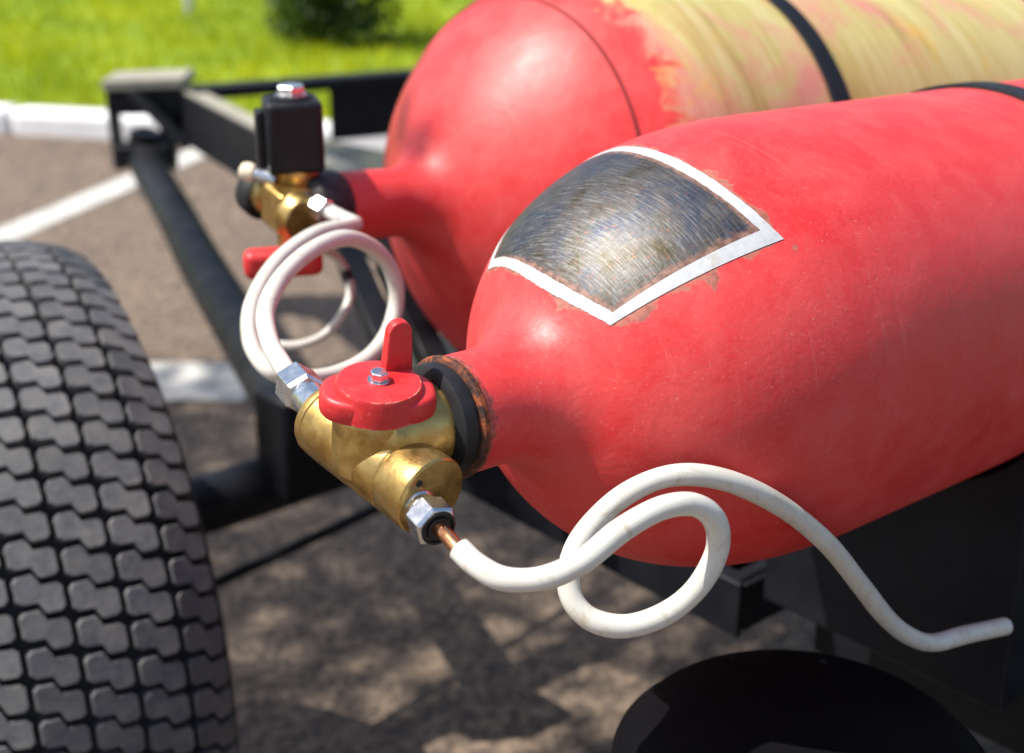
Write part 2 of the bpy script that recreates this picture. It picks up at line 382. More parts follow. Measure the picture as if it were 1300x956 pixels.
# ------------------------------------------------------------------ setting
def sheet(name, poly, z, m, label=None):
    o = MB().add([(x, y, z) for x, y in poly], [tuple(range(len(poly)))]).build(name, m, smooth=False); o['kind'] = 'structure'; return o
sheet('ground', [(-300, -300), (300, -300), (300, 300), (-300, 300)], 0, 'asphalt')['label'] = 'brown grey worn asphalt of the car park'
K0 = gnd(0, 170)[:2]; K1 = gnd(140, 177.5)[:2]; kd = nrm(K1-K0); kn = np.array([-kd[1], kd[0]])
KH = .118
kerb = bpy.data.objects.new('kerb', None); col.objects.link(kerb); kerb.location = (K0[0], K0[1], 0); WL['kerb'] = np.array([K0[0], K0[1], 0]); kerb['kind'] = 'structure'; kerb['label'] = 'white painted kerb edging the lawn'
a3 = np.array([kd[0], kd[1], 0]); n3 = np.array([kn[0], kn[1], 0]); z3 = np.array([0, 0, 1.])
for i in range(-7, 10):
    c = np.array([K0[0], K0[1], 0]) + a3*(.55 + i*1.0 + random.uniform(-.004, .004)) + n3*(.075 + random.uniform(-.006, .006))
    MB().box(c + z3*(KH/2 - .03), a3, n3, z3, .494, .075, KH/2 + .03 + random.uniform(-.004, .004)).build('kerb_stone', 'kerb_white', kerb, bevel=.038, bseg=4)
def lawnpt(u, v): p = np.array(K0) + kd*u + kn*v; return (p[0], p[1])
lw = sheet('lawn', [lawnpt(-150, .15), lawnpt(150, .15), lawnpt(150, 250), lawnpt(-150, 250)], .098, 'lawn_soil'); lw['label'] = 'bright green lawn behind the white kerb'
def line(name, q, label):
    p = [gnd(x, y)[:2] for x, y in q]; o = sheet(name, p, .004, 'road_paint'); o['label'] = label; return o
pA, pB = gnd(0, 302)[:2], gnd(262, 190)[:2]; d = nrm(pB-pA); nn = np.array([-d[1], d[0]])*.075
sheet('painted_line', [tuple(pA-d*3-nn), tuple(pB+d*.12-nn), tuple(pB+d*.12+nn), tuple(pA-d*3+nn)], .004, 'road_paint')['label'] = 'long worn white parking line running towards the kerb'
q = [gnd(311, 463)[:2], gnd(336, 486)[:2], gnd(306, 511)[:2]]
e = nrm(gnd(203, 461)[:2]-q[0])
sheet('painted_line', [tuple(q[0]), tuple(q[1]), tuple(q[2]), tuple(q[2]+e*1.9), tuple(q[0]+e*1.9)][::-1], .004, 'road_paint')['label'] = 'white parking stripe ending behind the tyre'

def grass():
    n = 90000
    u = rng.uniform(-8, 9, n); vv = .16 + 8.5*rng.random(n)**1.25
    px = K0[0] + kd[0]*u + kn[0]*vv; py = K0[1] + kd[1]*u + kn[1]*vv
    h = rng.uniform(.04, .12, n)*(.75 + .5*np.sin(px*2.1+py*1.3)**2); wd = rng.uniform(.004, .009, n); th = rng.uniform(0, 2*np.pi, n); ln = rng.uniform(.1, .7, n)*h; t2 = rng.uniform(0, 2*np.pi, n)
    b0 = np.stack([px-wd*np.cos(th), py-wd*np.sin(th), np.full(n, .095)], 1); b1 = np.stack([px+wd*np.cos(th), py+wd*np.sin(th), np.full(n, .095)], 1)
    tp = np.stack([px+ln*np.cos(t2), py+ln*np.sin(t2), .098+h], 1)
    V = np.stack([b0, b1, tp], 1).reshape(-1, 3)
    me = bpy.data.meshes.new('grass'); me.vertices.add(3*n); me.vertices.foreach_set('co', V.ravel())
    me.loops.add(3*n); me.loops.foreach_set('vertex_index', np.arange(3*n, dtype=np.int32))
    me.polygons.add(n); me.polygons.foreach_set('loop_start', np.arange(0, 3*n, 3, dtype=np.int32)); me.update(); me.validate()
    me.materials.append(MAT['grass_blade']); o = bpy.data.objects.new('grass', me); col.objects.link(o); o['kind'] = 'stuff'
    tag(o, 'sunlit yellow green grass blades growing on the lawn', 'grass')
grass()
def leaves(name, blobs, per, size, m, parent):
    V = []; Fc = []
    for (c, rad) in blobs:
        c = np.asarray(c, float); rad = np.asarray(rad, float)
        dirs = rng.normal(size=(per, 3)); dirs /= np.linalg.norm(dirs, axis=1)[:, None]
        P = c + dirs*rad*(rng.random(per)**.45)[:, None]
        for p in P:
            a = nrm(rng.normal(size=3)); bb = nrm(np.cross(a, rng.normal(size=3))); s = size*rng.uniform(.6, 1.3); k = len(V)
            V += [p-a*s, p+bb*s*.45, p+a*s, p-bb*s*.45]; Fc.append((k, k+1, k+2, k+3))
    return MB().add(V, Fc).build(name, m, parent, smooth=False)
# dark shrub on the lawn
sb = gnd(432, 56, .098)
shrub = thing('shrub', sb, 'dark green shrub growing alone on the bright lawn', 'shrub')
st = MB()
for k in range(6):
    aa = k*1.05; st.tube([sb, sb+np.array([.05*math.cos(aa), .05*math.sin(aa), .2]), sb+np.array([.16*math.cos(aa), .16*math.sin(aa), .55+.1*(k % 3)])], .012, 7, lambda t: 1-.7*t)
st.build('stem', 'bark', shrub)
leaves('crown', [(sb+np.array([random.uniform(-.27, .27), random.uniform(-.25, .25), random.uniform(.08, .95)]), (.20, .20, .18)) for k in range(34)], 170, .034, 'shrub_leaf', shrub)
# pale post on the lawn
pp = gnd(241, 22, .098)
post = thing('marker_post', pp, 'slim pale grey post standing on the lawn', 'post')
MB().lathe(pp, z3, [(-.05, .03), (.62, .03)], 20).build('pole', 'post_grey', post)
MB().lathe(pp, z3, [(.62, .034), (.65, .034), (.67, .02), (.675, .004)], 20).build('cap', 'post_grey', post)
# street tree left of the picture, whose crown dapples the ground
tb = np.array([-5.6, 1.4, 0])
tree = thing('broadleaf_tree', tb, 'broadleaf tree whose crown overhangs the car park beside the trailer', 'tree')
tr = MB().tube([tb-z3*.1, tb+np.array([.05, .1, 1.5]), tb+np.array([.2, .3, 3.2]), tb+np.array([.35, .4, 5.2])], .19, 14, lambda t: 1-.6*t)
for (q1, q2, q3) in [((.15, .3, 2.9), (.7, 1.0, 4.0), (1.2, 1.9, 4.9)), ((.2, .3, 3.2), (-.9, -.3, 4.4), (-1.6, -.8, 5.5)), ((.25, .3, 4.0), (.9, -.4, 5.2), (1.3, -1.0, 6.0))]:
    tr.tube([tb+np.array(q1), tb+np.array(q2), tb+np.array(q3)], .085, 9, lambda t: 1-.75*t)
tr.build('trunk', 'bark', tree)
SH = 5.0; off_ = np.array([sdir.x, sdir.y, 0])/sdir.z*SH + z3*SH
blobs = [(np.array([gx, gy, 0])+off_+rng.normal(size=3)*.12, (.42, .42, .3)) for gx, gy in ((.55, 2.3), (.65, 2.05), (.45, 1.9), (.9, 2.9), (-.62, 2.5), (-.45, 2.25), (-.62, 2.95), (-.15, 2.55), (.35, 2.65), (.75, 2.5), (.1, 2.95), (1.2, 2.7), (.55, 3.1))]
blobs += [(tb+np.array([.0, -.2, 6.0])+rng.normal(size=3)*np.array([.9, .9, .6]), (.5, .5, .38)) for k in range(22)]
leaves('crown', blobs, 230, .06, 'tree_leaf', tree)

# ------------------------------------------------------------------ chassis axes
YAW = R_(49.5)
A = np.array([math.sin(YAW), math.cos(YAW), 0]); U = np.array([-math.cos(YAW), math.sin(YAW), 0])
DZ = .66
K = gnd(935, 811, .60); K[2] = 0
trailer = thing('trailer', K*np.array([1, 1, 0]), 'black trailer chassis with chunky tyre carrying the two red cylinders', 'trailer')
def cp(a, u, z): return K*np.array([1, 1, 0]) + A*a + U*u + z3*z

# deck and rails
MB().box(cp(.62, .39, DZ-.006), A, U, z3, .60, .37, .006).build('deck_plate', 'olive_deck', trailer)
MB().box(cp(.72, -.48, DZ-.006), A, U, z3, .56, .47, .006).build('deck_plate', 'olive_deck', trailer)
m = MB().bar(cp(0.004, 0, .63), cp(0.004, .76, .63), .008, .06).bar(cp(.035, 0.006, .604), cp(.035, .755, .604), .06, .008).bar(cp(.035, 0.006, .656), cp(.035, .755, .656), .06, .008)
m.build('side_rail', 'black_paint', trailer, bevel=.002)
m = MB().bar(cp(.01, .004, .63), cp(.15, .004, .63), .008, .052); m.build('end_plate', 'black_paint', trailer, bevel=.0015)
MB().bar(cp(.145, -1.0, .60), cp(.145, -.004, .60), .05, .12).build('inner_rail', 'black_paint', trailer, bevel=.003)
MB().bar(cp(.9, -1.0, .57), cp(.9, .76, .57), .07, .14).build('inner_rail', 'black_paint', trailer, bevel=.003)
for uu in (-.9, -.3, .35, .73):
    MB().bar(cp(.18, uu, .585), cp(1.2, uu, .585), .06, .10).build('cross_member', 'black_paint', trailer, bevel=.003)
MB().bar(cp(.30, -.95, .62), cp(.30, -.02, .62), .012, .20).build('side_panel', 'black_paint', trailer, bevel=.002)

# hitch end far away: far rail, cross bar, open bracket, near leg
r0 = gnd(236, 112, DZ); r1 = gnd(470, 232, DZ); rd = nrm(r1-r0)
MB().bar(r0-z3*.075, r0+rd*1.6-z3*.075, .06, .145).build('drawbar_rail', 'black_paint', trailer, bevel=.004)
MB().bar(r0+z3*.001, r0+rd*1.6+z3*.001, .05, .006).build('lit_rail_top', 'lit_top_grey', trailer)  # added strip: the black rail's sunlit top face, painted as a paler colour
b0 = gnd(243, 118, DZ); b1 = gnd(520, 97, DZ); bd = nrm(b1-b0)
MB().bar(b0, b0+bd*1.9, .07, .035).build('cross_bar', 'black_paint', trailer, bevel=.004)
# web plate with round holes below the cross bar
def holed(o, ux, uz, w_, h_, hole, cells):
    mb = MB(); n_ = np.cross(ux, uz)*.004; seg = 16; cw = w_/cells
    for ci in range(cells):
        cx = cw*(ci+.5); has = ci in hole
        sq = []; ci_ = []
        for j in range(seg):
            th = 2*math.pi*j/seg; c_, s_ = math.cos(th), math.sin(th); k_ = 1/max(abs(c_), abs(s_))
            sq.append((cx+c_*k_*cw/2, s_*k_*h_/2)); ci_.append((cx+c_*hole[ci], s_*hole[ci]) if has else None)
        for sgn in (-1, 1):
            k = len(mb.v)
            if has:
                for p in sq: mb.v.append(tuple(o+ux*p[0]+uz*p[1]+n_*sgn))
                for p in ci_: mb.v.append(tuple(o+ux*p[0]+uz*p[1]+n_*sgn))
                for j in range(seg):
                    f = (k+j, k+(j+1) % seg, k+seg+(j+1) % seg, k+seg+j); mb.f.append(f if sgn > 0 else f[::-1])
            else:
                for p in sq: mb.v.append(tuple(o+ux*p[0]+uz*p[1]+n_*sgn))
                f = tuple(range(k, k+seg)); mb.f.append(f if sgn > 0 else f[::-1])
    return mb
wb = b0+bd*.40-z3*.095
holed(wb, bd, z3, 1.0, .15, {2: .018, 3: .018, 4: .045, 6: .018}, 8).build('web_plate', 'black_paint', trailer, smooth=False)
# deck between rail and bar
dk = [gnd(x, y, .63) for x, y in ((352, 172), (418, 178), (500, 194), (600, 215), (600, 300), (480, 238))][::-1]; n6 = len(dk)
MB().add(dk+[p-z3*.006 for p in dk], [tuple(range(n6)), tuple(range(2*n6-1, n6-1, -1))]+[(k, n6+k, n6+(k+1) % n6, (k+1) % n6) for k in range(n6)]).build('front_deck', 'olive_deck', trailer, smooth=False)
dB = (np.asarray(r0)-CAM)@fwd
def bp(x, y, dd=0): return at(x, y, dB+dd)
hb = thing('x', (0, 0, 0), 'x', 'x') if False else None
MB().bar(bp(138, 103), bp(240, 99), .16, .03).build('bracket_top', 'lit_top_grey', trailer, bevel=.004)  # sunlit look of the bracket's upper face is painted in as pale grey
MB().bar(bp(140, 126), bp(240, 124), .10, .075).build('bracket_head', 'black_paint', trailer, bevel=.006)
MB().bar(bp(143, 132), bp(153, 215), .024, .05, (0, 1, 0)).build('bracket_post', 'black_paint', trailer, bevel=.003)
MB().bar(bp(216, 132), bp(214, 215), .045, .05, (0, 1, 0)).build('bracket_post', 'black_paint', trailer, bevel=.003)
MB().bar(bp(150, 196), bp(220, 196), .07, .06).build('bracket_sill', 'black_paint', trailer, bevel=.004)
MB().bar(bp(168, 118, -.06), bp(240, 186, -.06), .03, .03, (0, 1, 0)).build('bracket_gusset', 'black_paint', trailer, bevel=.003)
l0 = bp(186, 205); l1 = gnd(380, 540, .53)
l05 = l0*.75+l1*.25
MB().tube([bp(188, 168), l0+z3*.0, l05-z3*.035+rt*.012, l0*.45+l1*.55-z3*.02, l1], .052, 20, lambda t: 1.0-.12*t).build('near_leg', 'black_paint', trailer)
MB().bar(l1-z3*.10, l1+z3*.06, .09, .10, A).build('axle_bracket', 'black_paint', trailer, bevel=.008)
# stays beside the pipe coil
MB().bar(at(432, 300, 1.75), at(505, 470, 1.55), .03, .03).build('stay', 'black_paint', trailer, bevel=.003)
MB().bar(at(492, 330, 1.72), at(560, 480, 1.58), .03, .03).build('stay', 'black_paint', trailer, bevel=.003)

# ------------------------------------------------------------------ wheels
WR, WW = .455, .25
WA = axis(R_(60), 0); WC = np.array([-.595, 1.538, WR])
x0 = gnd(262, 640, .43); x1 = gnd(470, 572, .43); xd = nrm(x1-x0)
MB().lathe(x0-xd*.22, xd, [(0, .043), (1.75, .043)], 32).build('axle_tube', 'black_paint', trailer)
MB().tube([gnd(262, 746, .30), gnd(520, 626, .30), gnd(620, 580, .30)], .009, 10, smooth=False).build('brake_rod', 'black_paint', trailer)
def crown(x):       # tread radius over the width
    return WR - .012 - .030*(abs(x)/(WW/2))**3.2
def tyre_profile():
    p = [(x, crown(x)-.015) for x in np.linspace(-WW/2, WW/2, 15)]
    side = [(WW/2+.006, WR-.070), (WW/2+.012, WR-.11), (WW/2+.002, WR-.16), (WW/2-.03, WR-.205)]
    return [(-x, r) for x, r in side[::-1]] + p + side
rotM = Matrix((WA, np.cross(z3, WA), z3)).transposed().to_4x4()
def local_lathe(prof, seg):
    mb = MB(); k = 0
    for (x, r) in prof:
        for j in range(seg):
            th = 2*math.pi*j/seg; mb.v.append((x, r*math.sin(th), r*math.cos(th)))
    for i in range(len(prof)-1):
        for j in range(seg): mb.f.append((i*seg+j, i*seg+(j+1) % seg, (i+1)*seg+(j+1) % seg, (i+1)*seg+j))
    return mb
def raw(name, mb, m, parent, ang=40):
    me = bpy.data.meshes.new(name); me.from_pydata(mb.v, [], mb.f); me.validate(); me.materials.append(MAT[m])
    me.polygons.foreach_set('use_smooth', [True]*len(me.polygons)); me.set_sharp_from_angle(angle=R_(ang)); me.update()
    o = bpy.data.objects.new(name, me); col.objects.link(o); o.parent = parent; return o
tp = local_lathe(tyre_profile(), 96)
tyre = raw('tyre', tp, 'tyre_rubber', trailer); tyre.matrix_local = Matrix.Translation(Vector(WC-WL[trailer.name])) @ rotM
tyre['label'] = 'dusty chunky tread tyre at the end of the axle'
rp = local_lathe([(-.10, .27), (-.09, .262), (-.03, .25), (-.02, .10), (.02, .095), (.03, .25), (.09, .262), (.10, .27)], 48)
raw('rim', rp, 'rim_steel', tyre)
# tread blocks: two joined lobes, mapped onto the crown
ROWS, NC = 80, 5; pitch = 2*math.pi/ROWS; cwid = (WW-.004)/NC
def block_mesh(ci):
    xc = -WW/2+.002+cwid*(ci+.5); hw = cwid/2-.0029; hp = pitch*WR/2
    sg = 1
    q = .0066; c_ = .0042; hh = hp+.0004; L_, Rr = -hw, hw
    # outline in (x, arc): two chamfered lobes, the left one shifted up, the right one down
    T, B_ = hh-.0045, -hh+.0045
    out = [(L_+c_, T+q), (-c_*.9, T+q), (-.001, T+q-c_*.8), (c_*.55, T-q+.001), (Rr-c_, T-q), (Rr, T-q-c_), (Rr, B_-q+c_), (Rr-c_, B_-q), (c_*.9, B_-q), (.001, B_-q+c_*.8), (-c_*.55, B_+q-.001), (L_+c_, B_+q), (L_, B_+q+c_), (L_, T+q-c_)]
    mb = MB(); n = len(out)
    for lev, sh in ((-.019, 1.06), (-.0012, 1.0), (0, .955)):
        for (x, y) in out:
            X = xc+x*sh; rr = crown(X)+lev; th = y*sh/WR
            mb.v.append((X, rr*math.sin(th), rr*math.cos(th)))
    for i in range(2):
        for j in range(n): mb.f.append((i*n+j, i*n+(j+1) % n, (i+1)*n+(j+1) % n, (i+1)*n+j))
    # top as strips so that the concave outline triangulates cleanly
    mb.f.append(tuple(2*n+j for j in range(n)))
    return mb
rest = []
for ci in range(NC):
    first = True
    b = raw('tread_block', block_mesh(ci), 'tread_dusty', tyre, 30)
    me = b.data; me.flip_normals()
    for k in range(ROWS):
        ph = pitch*(k+.5*(ci % 2))
        a_ = (ph+math.pi) % (2*math.pi)-math.pi          # 0 = top; negative = away from the camera side
        if not R_(-152) <= a_ < R_(118):
            rest.append((b.data, ph)); continue
        o = b if first else b.copy()
        if not first: col.objects.link(o)
        first = False
        o.rotation_euler = (ph + random.uniform(-.002, .002), 0, 0)
mb = MB()
for me, ph in rest:
    c_, s_ = math.cos(ph), math.sin(ph)
    mb.add([(v.co.x, v.co.y*c_-v.co.z*s_, v.co.y*s_+v.co.z*c_) for v in me.vertices], [tuple(p.vertices) for p in me.polygons])
ro = raw('tread_blocks', mb, 'tread_dusty', tyre, 30); ro['kind'] = 'stuff'

# black tank standing below the looped pipe
def tank():
    m_, n, l, b = mat('tank_black'); v = coords(n, l)
    f = noise(n, l, v, 14, 6, .65); c = ramp(n, l, f, [(.3, (.0025, .0025, .0035)), (.7, (.005, .0045, .006))])
    s_ = noise(n, l, v, 70, 6, .75, .8); bg = noise(n, l, v, 9, 3)
    c = mix(n, l, math_(n, l, 'MULTIPLY', ramp(n, l, s_, [(.60, 0.0), (.70, .6)]), ramp(n, l, bg, [(.56, 0.0), (.64, 1.0)])), c, (.10, .12, .125))
    l.new(c, b.inputs['Base Color']); l.new(ramp(n, l, s_, [(.3, .6), (.7, .8)]), b.inputs['Roughness']); b.inputs['Specular IOR Level'].default_value = .06
    bump(n, l, b, s_, .25, .001); MAT['tank_black'] = m_
    R = .128; zt = .748
    P = gnd(1027, 836, zt); c = P*np.array([1, 1, 0]) - nrm(ray(1023, 822)*np.array([1, 1, 0]))*R*.93
    t = thing('tank', c, 'black scuffed round topped tank standing below the looped white pipe', 'tank')
    pr = [(.0, R*.9), (.012, R), (zt-.012, R), (zt-.006, R*.995)] + [(zt-.006+.038*math.sin(a), R*.972*math.cos(a)+.0001) for a in np.linspace(.12, math.pi/2, 22)]
    MB().lathe(c, z3, pr, 96).build('tank_body', 'tank_black', t, ang=50)
    MB().lathe(c, z3, [(zt-.016, R-.002), (zt-.015, R+.0025), (zt-.011, R+.004), (zt-.007, R+.0025), (zt-.006, R-.002)], 96, cap=False).build('rim_bead', 'tank_black', t)
tank()

# ------------------------------------------------------------------ gas cylinders
def dome(p, n=46):
    R, L, a, b, s1 = p; out = []
    for t in np.linspace(0, 1, n)**1.6:
        out.append((s1+L*t, R*(1-(1-t)**a)**(1/b)))
    return out
def prof_r(s, p):
    R, L, a, b, s1 = p; t = min(max((s-s1)/L, 1e-6), 1); return R*(1-(1-t)**a)**(1/b)
FP = (.1556, .2408, 2.639, 2.1128, .0472); FB = at(584.74, 525.09, .85); FA = axis(R_(48.5), R_(-2.594))
BP = (.2397, .2692, 2.6158, 1.0499, .0691); BB = at(440, 261.95, 1.38); BA = axis(YAW, R_(-5.51))
def body_profile(p, rn, s0, length, fr=1.7, fl=.022):
    R = p[0]; d = [q for q in dome(p, 90) if q[1] > rn*fr]
    # concave fillet: quadratic curve from the neck line into the dome's tangent
    d0 = d[0]; sl = (prof_r(d0[0]+2e-4, p)-prof_r(d0[0]-2e-4, p))/4e-4
    cs = d0[0]-(d0[1]-rn)/sl; b0_ = cs-fl; pr = [(s0, rn)]
    for t in np.linspace(0, 1, 14)[:-1]: pr.append(((1-t)**2*b0_+2*t*(1-t)*cs+t*t*d0[0], (1-t)**2*rn+2*t*(1-t)*rn+t*t*d0[1]))
    pr += d
    e = p[4]+p[1]
    for s in np.linspace(e, length-R*.7, 14)[1:]: pr.append((s, R))
    for t in np.linspace(0, math.pi/2, 14)[1:]: pr.append((length-R*.7+R*.7*math.sin(t), max(R*math.cos(t), .004)))
    return pr
NS = -.013          # neck lip on the axis
near = thing('gas_cylinder', FB-z3*.02, 'near red gas cylinder with white framed bare metal patch on its shoulder', 'gas cylinder')
MB().lathe(FB, FA, body_profile(FP, .0362, NS+.003, 1.30, 1.75, .034), 160, uv=True).build('cylinder_body', 'red_paint_worn', near, origin=FB, ang=60)
far = thing('gas_cylinder', BB-z3*.02, 'far red domed gas cylinder with flaking yellow body behind the other', 'gas cylinder')
MB().lathe(BB, BA, body_profile(BP, .034, -.012, 1.55, 1.9, .032), 160, uv=True).build('cylinder_body', 'red_yellow_paint', far, origin=BB, ang=60)
sm = .2059; rs = prof_r(sm, BP)
MB().lathe(BB, BA, [(sm-.0015, rs-.002), (sm-.001, rs+.0012), (sm+.001, rs+.0016), (sm+.0015, rs-.002)], 120, cap=False).build('seam', 'seam_dark', far)
# label patch built on the dome surface
AS = np.linspace(FP[4]+1e-5, FP[4]+FP[1], 900); AR = np.array([prof_r(x, FP) for x in AS]); AL = np.concatenate([[0], np.cumsum(np.hypot(np.diff(AS), np.diff(AR)))])
def s2l(x): return np.interp(x, AS, AL)
def l2s(x): return float(np.interp(x, AL, AS))
BWD = .0084
def patch(f0, f1, t0, t1, off, nu, nv):
    """sheet on the dome between arc lengths f0(t)..f1(t) and angles t0..t1"""
    e0, e1 = frame(FA); mb = MB(); mb.uv = []
    for i in range(nv+1):
        for j in range(nu+1):
            t = t0+(t1-t0)*j/nu; L0, L1 = f0(t), f1(t); x = l2s(L0+(L1-L0)*i/nv); rr = prof_r(x, FP); dr = (prof_r(x+1e-4, FP)-prof_r(x-1e-4, FP))/2e-4
            nl = math.hypot(1, dr); er = math.cos(t)*e0+math.sin(t)*e1
            mb.v.append(tuple(FB+FA*x+er*rr+(er-FA*dr)/nl*off)); mb.uv.append((t/(2*math.pi)+.5, x))
    for i in range(nv):
        for j in range(nu): mb.f.append((i*(nu+1)+j, (i+1)*(nu+1)+j, (i+1)*(nu+1)+j+1, i*(nu+1)+j+1))
    return mb
wob = lambda t, k: .0003*math.sin(t*7+k)+.00014*math.sin(t*29+2*k)+.00012*math.sin(t*83+5*k)+.0001*math.sin(t*151+3*k)
o0 = lambda t: s2l(lab0(t))+wob(t, 0); i0 = lambda t: s2l(lab0(t))+BWD*.95+wob(t, 1)
o1 = lambda t: s2l(lab1(t))+wob(t, 2); i1 = lambda t: s2l(lab1(t))-BWD+wob(t, 3)
tw0 = BWD*1.05/prof_r(.11, FP)
patch(lambda t: i0(t)-.001, lambda t: i1(t)+.001, LT0+tw0*.9, LT1-tw0*.9, .0003, 70, 40).build('bare_metal_patch', 'bare_steel', near, ang=80)
bd_ = MB(); bd_.uv = []
for (a0, a1, c0, c1, nu, nv) in ((o0, i0, LT0, LT1, 160, 4), (i1, o1, LT0, LT1, 160, 4), (i0, i1, LT0, LT0+tw0, 4, 40), (i0, i1, LT1-tw0, LT1, 4, 40)):
    q_ = patch(a0, a1, c0, c1, .00045, nu, nv); k = len(bd_.v); bd_.v += q_.v; bd_.uv += q_.uv; bd_.f += [tuple(i+k for i in f) for f in q_.f]
bd_.build('white_frame', 'white_paint', near, ang=80)
# neck collar and gasket of the near cylinder
MB().lathe(FB+FA*NS, FA, [(.0005, .020), (.0, .030), (.0004, .0366), (.0012, .0376), (.0036, .0376), (.0050, .0370), (.0054, .034)], 64, cap=False).build('neck_collar', 'rust', near)
MB().lathe(FB+FA*NS, FA, [(-.013, .022), (-.0125, .0290), (-.010, .0338), (-.003, .0348), (-.0005, .0340), (-.0005, .02)], 64, cap=False).build('gasket', 'black_rubber', near)

# saddles and straps
def saddle(base, ax, p, s):
    c = base+ax*s; zb = c[2]-p[0]; mb = MB(); n_ = 15; side = np.cross(ax, z3); side = nrm(side); ah = nrm(np.array([ax[0], ax[1], 0])); k = 0
    V = []
    for sg in (-1, 1):
        for i in range(n_):
            t = -1+2*i/(n_-1); x = t*p[0]*.8; zz = c[2]-math.sqrt(p[0]**2-x**2)-.004
            V.append(c*np.array([1, 1, 0])+side*x+ah*.03*sg+z3*zz)
        for i in range(n_):
            t = -1+2*i/(n_-1); V.append(c*np.array([1, 1, 0])+side*t*p[0]*.8+ah*.03*sg+z3*(DZ+.001))
    Fc = []
    for i in range(n_-1):
        a_, b_, c_, d_ = i, i+1, n_+i+1, n_+i
        Fc += [(a_, d_, c_, b_), (2*n_+a_, 2*n_+b_, 2*n_+c_, 2*n_+d_), (a_, b_, 2*n_+b_, 2*n_+a_), (d_, 2*n_+d_, 2*n_+c_, c_)]
    Fc += [(0, 2*n_, 3*n_, n_), (n_-1, 2*n_-1, 4*n_-1, 3*n_-1)]
    return MB().add(V, Fc)
for s in (.50, 1.0): saddle(FB, FA, FP, s).build('saddle', 'black_paint', trailer, bevel=.002)
for s in (.42, 1.05): saddle(BB, BA, BP, s).build('saddle', 'black_paint', trailer, bevel=.002)
def strap(base, ax, p, s, wd):
    R = p[0]; return MB().lathe(base, ax, [(s, R+.0004), (s+.001, R+.0036), (s+wd-.001, R+.0036), (s+wd, R+.0004)], 120, cap=False).build('strap', 'black_paint', trailer)
strap(FB, FA, FP, .540, .030); strap(FB, FA, FP, .99, .03); strap(BB, BA, BP, .4666, .031); strap(BB, BA, BP, 1.05, .031)

# ------------------------------------------------------------------ near valve
VL = at(409, 527, .855); VR = at(548, 631, .795); vb = nrm(VR-VL); VM = (VL+VR)/2; half = np.linalg.norm(VR-VL)/2
hh_ = np.cross(vb, FA); hh_ = hh_ if hh_[2] > 0 else -hh_; hh_ = nrm(hh_+np.array([-.10, 0, 0])); 
hh_ = nrm(hh_-vb*(hh_@vb)*.6); vn = np.cross(hh_, vb)
rb = .0240
v_ = MB().lathe(VM, vb, [(-half, rb*.80), (-half+.0015, rb*.9), (-half+.005, rb*.965), (-half+.0075, rb*.965), (-half+.0085, rb*.93), (-half+.0095, rb*.985), (-half+.02, rb), (half-.026, rb), (half-.0245, rb*.965), (half-.023, rb*1.0), (half-.0015, rb*1.0), (half, rb*.96)], 64)
vbody = v_.build('valve_body', 'brass', near, ang=30)
vbody['label'] = 'brass barrel valve body with red handle'
c0 = FB-FA*.056-hh_*.004
MB().lathe(VM, hh_, [(-.004, .0255), (.030, .0255), (.0325, .024)], 48).build('bonnet', 'brass', near)
MB().lathe(FB-FA*.022, -FA, [(0, .0268), (.024, .0268), (.042, .0240), (.052, .012)], 48).build('valve_inlet', 'brass', near)
e0b, e1b = frame(vb)
MB().lathe(VR+e0b*.013-np.cross(vb, e0b)*-.011, vb, [(-.003, .0022), (.0004, .0022)], 14).build('vent_hole', 'black_rubber', vbody)
# handle: flat red disc with two side lugs and an upright fin
HO = VM+hh_*.0325
hd = MB().lathe(HO, hh_, [(0, .0258), (.0005, .0265), (.0145, .0250), (.0165, .0240), (.0172, .0210), (.0172, .0008)], 64).build('handle', 'handle_red', near, ang=32)
sx = nrm(rt-hh_*(rt@hh_)); sy = np.cross(hh_, sx)
def skirt():
    ex = nrm(sx*math.cos(R_(10))+sy*math.sin(R_(10))); ey = np.cross(hh_, ex); mb = MB(); n_ = 56; rows = ((-.0004, .97), (.0012, 1.0), (.0095, .985), (.0118, .95), (.0126, .88))
    for z, k_ in rows:
        for j in range(n_):
            t = 2*math.pi*j/n_; c_, s_ = math.cos(t), math.sin(t)
            rx = .0335*abs(c_)**.9*(1 if c_ >= 0 else -1); ry = .0225*abs(s_)**.75*(1 if s_ >= 0 else -1)
            mb.v.append(tuple(HO+ex*rx*k_+ey*ry*k_+hh_*z))
    for i in range(len(rows)-1):
        for j in range(n_): mb.f.append((i*n_+j, i*n_+(j+1) % n_, (i+1)*n_+(j+1) % n_, (i+1)*n_+j))
    mb.f.append(tuple(reversed(range(n_)))); mb.f.append(tuple(range((len(rows)-1)*n_, len(rows)*n_)))
    mb.build('skirt', 'handle_red', hd, ang=50)
skirt()
def fin():
    c = HO+sx*.0085+sy*.0185; fx = nrm(sx*.88+sy*.47); fy = np.cross(hh_, fx); mb = MB(); out = []
    wv, ht, th = .0078, .0340, .0040
    for (x, z) in [(-wv, 0.010), (wv, .010), (wv, .010+ht-.004)]+[(wv*math.cos(t), .010+ht-.004+wv*.9*math.sin(t)) for t in np.linspace(.15, math.pi-.15, 9)]+[(-wv, .010+ht-.004)]: out.append((x, z))
    n_ = len(out)
    for s_ in (-1, 1):
        for (x, z) in out: mb.v.append(tuple(c+fx*x*(1.22-.30*min(1, z/.04))+hh_*z+fy*th*s_*(1.25-.35*min(1, z/.04))))
    mb.f.append(tuple(range(n_))); mb.f.append(tuple(reversed(range(n_, 2*n_))))
    for j in range(n_): mb.f.append((j, n_+j, n_+(j+1) % n_, (j+1) % n_))
    mb.build('fin', 'handle_red', hd, bevel=.0014, bseg=3, ang=60)
fin()
HT = HO+hh_*.0172
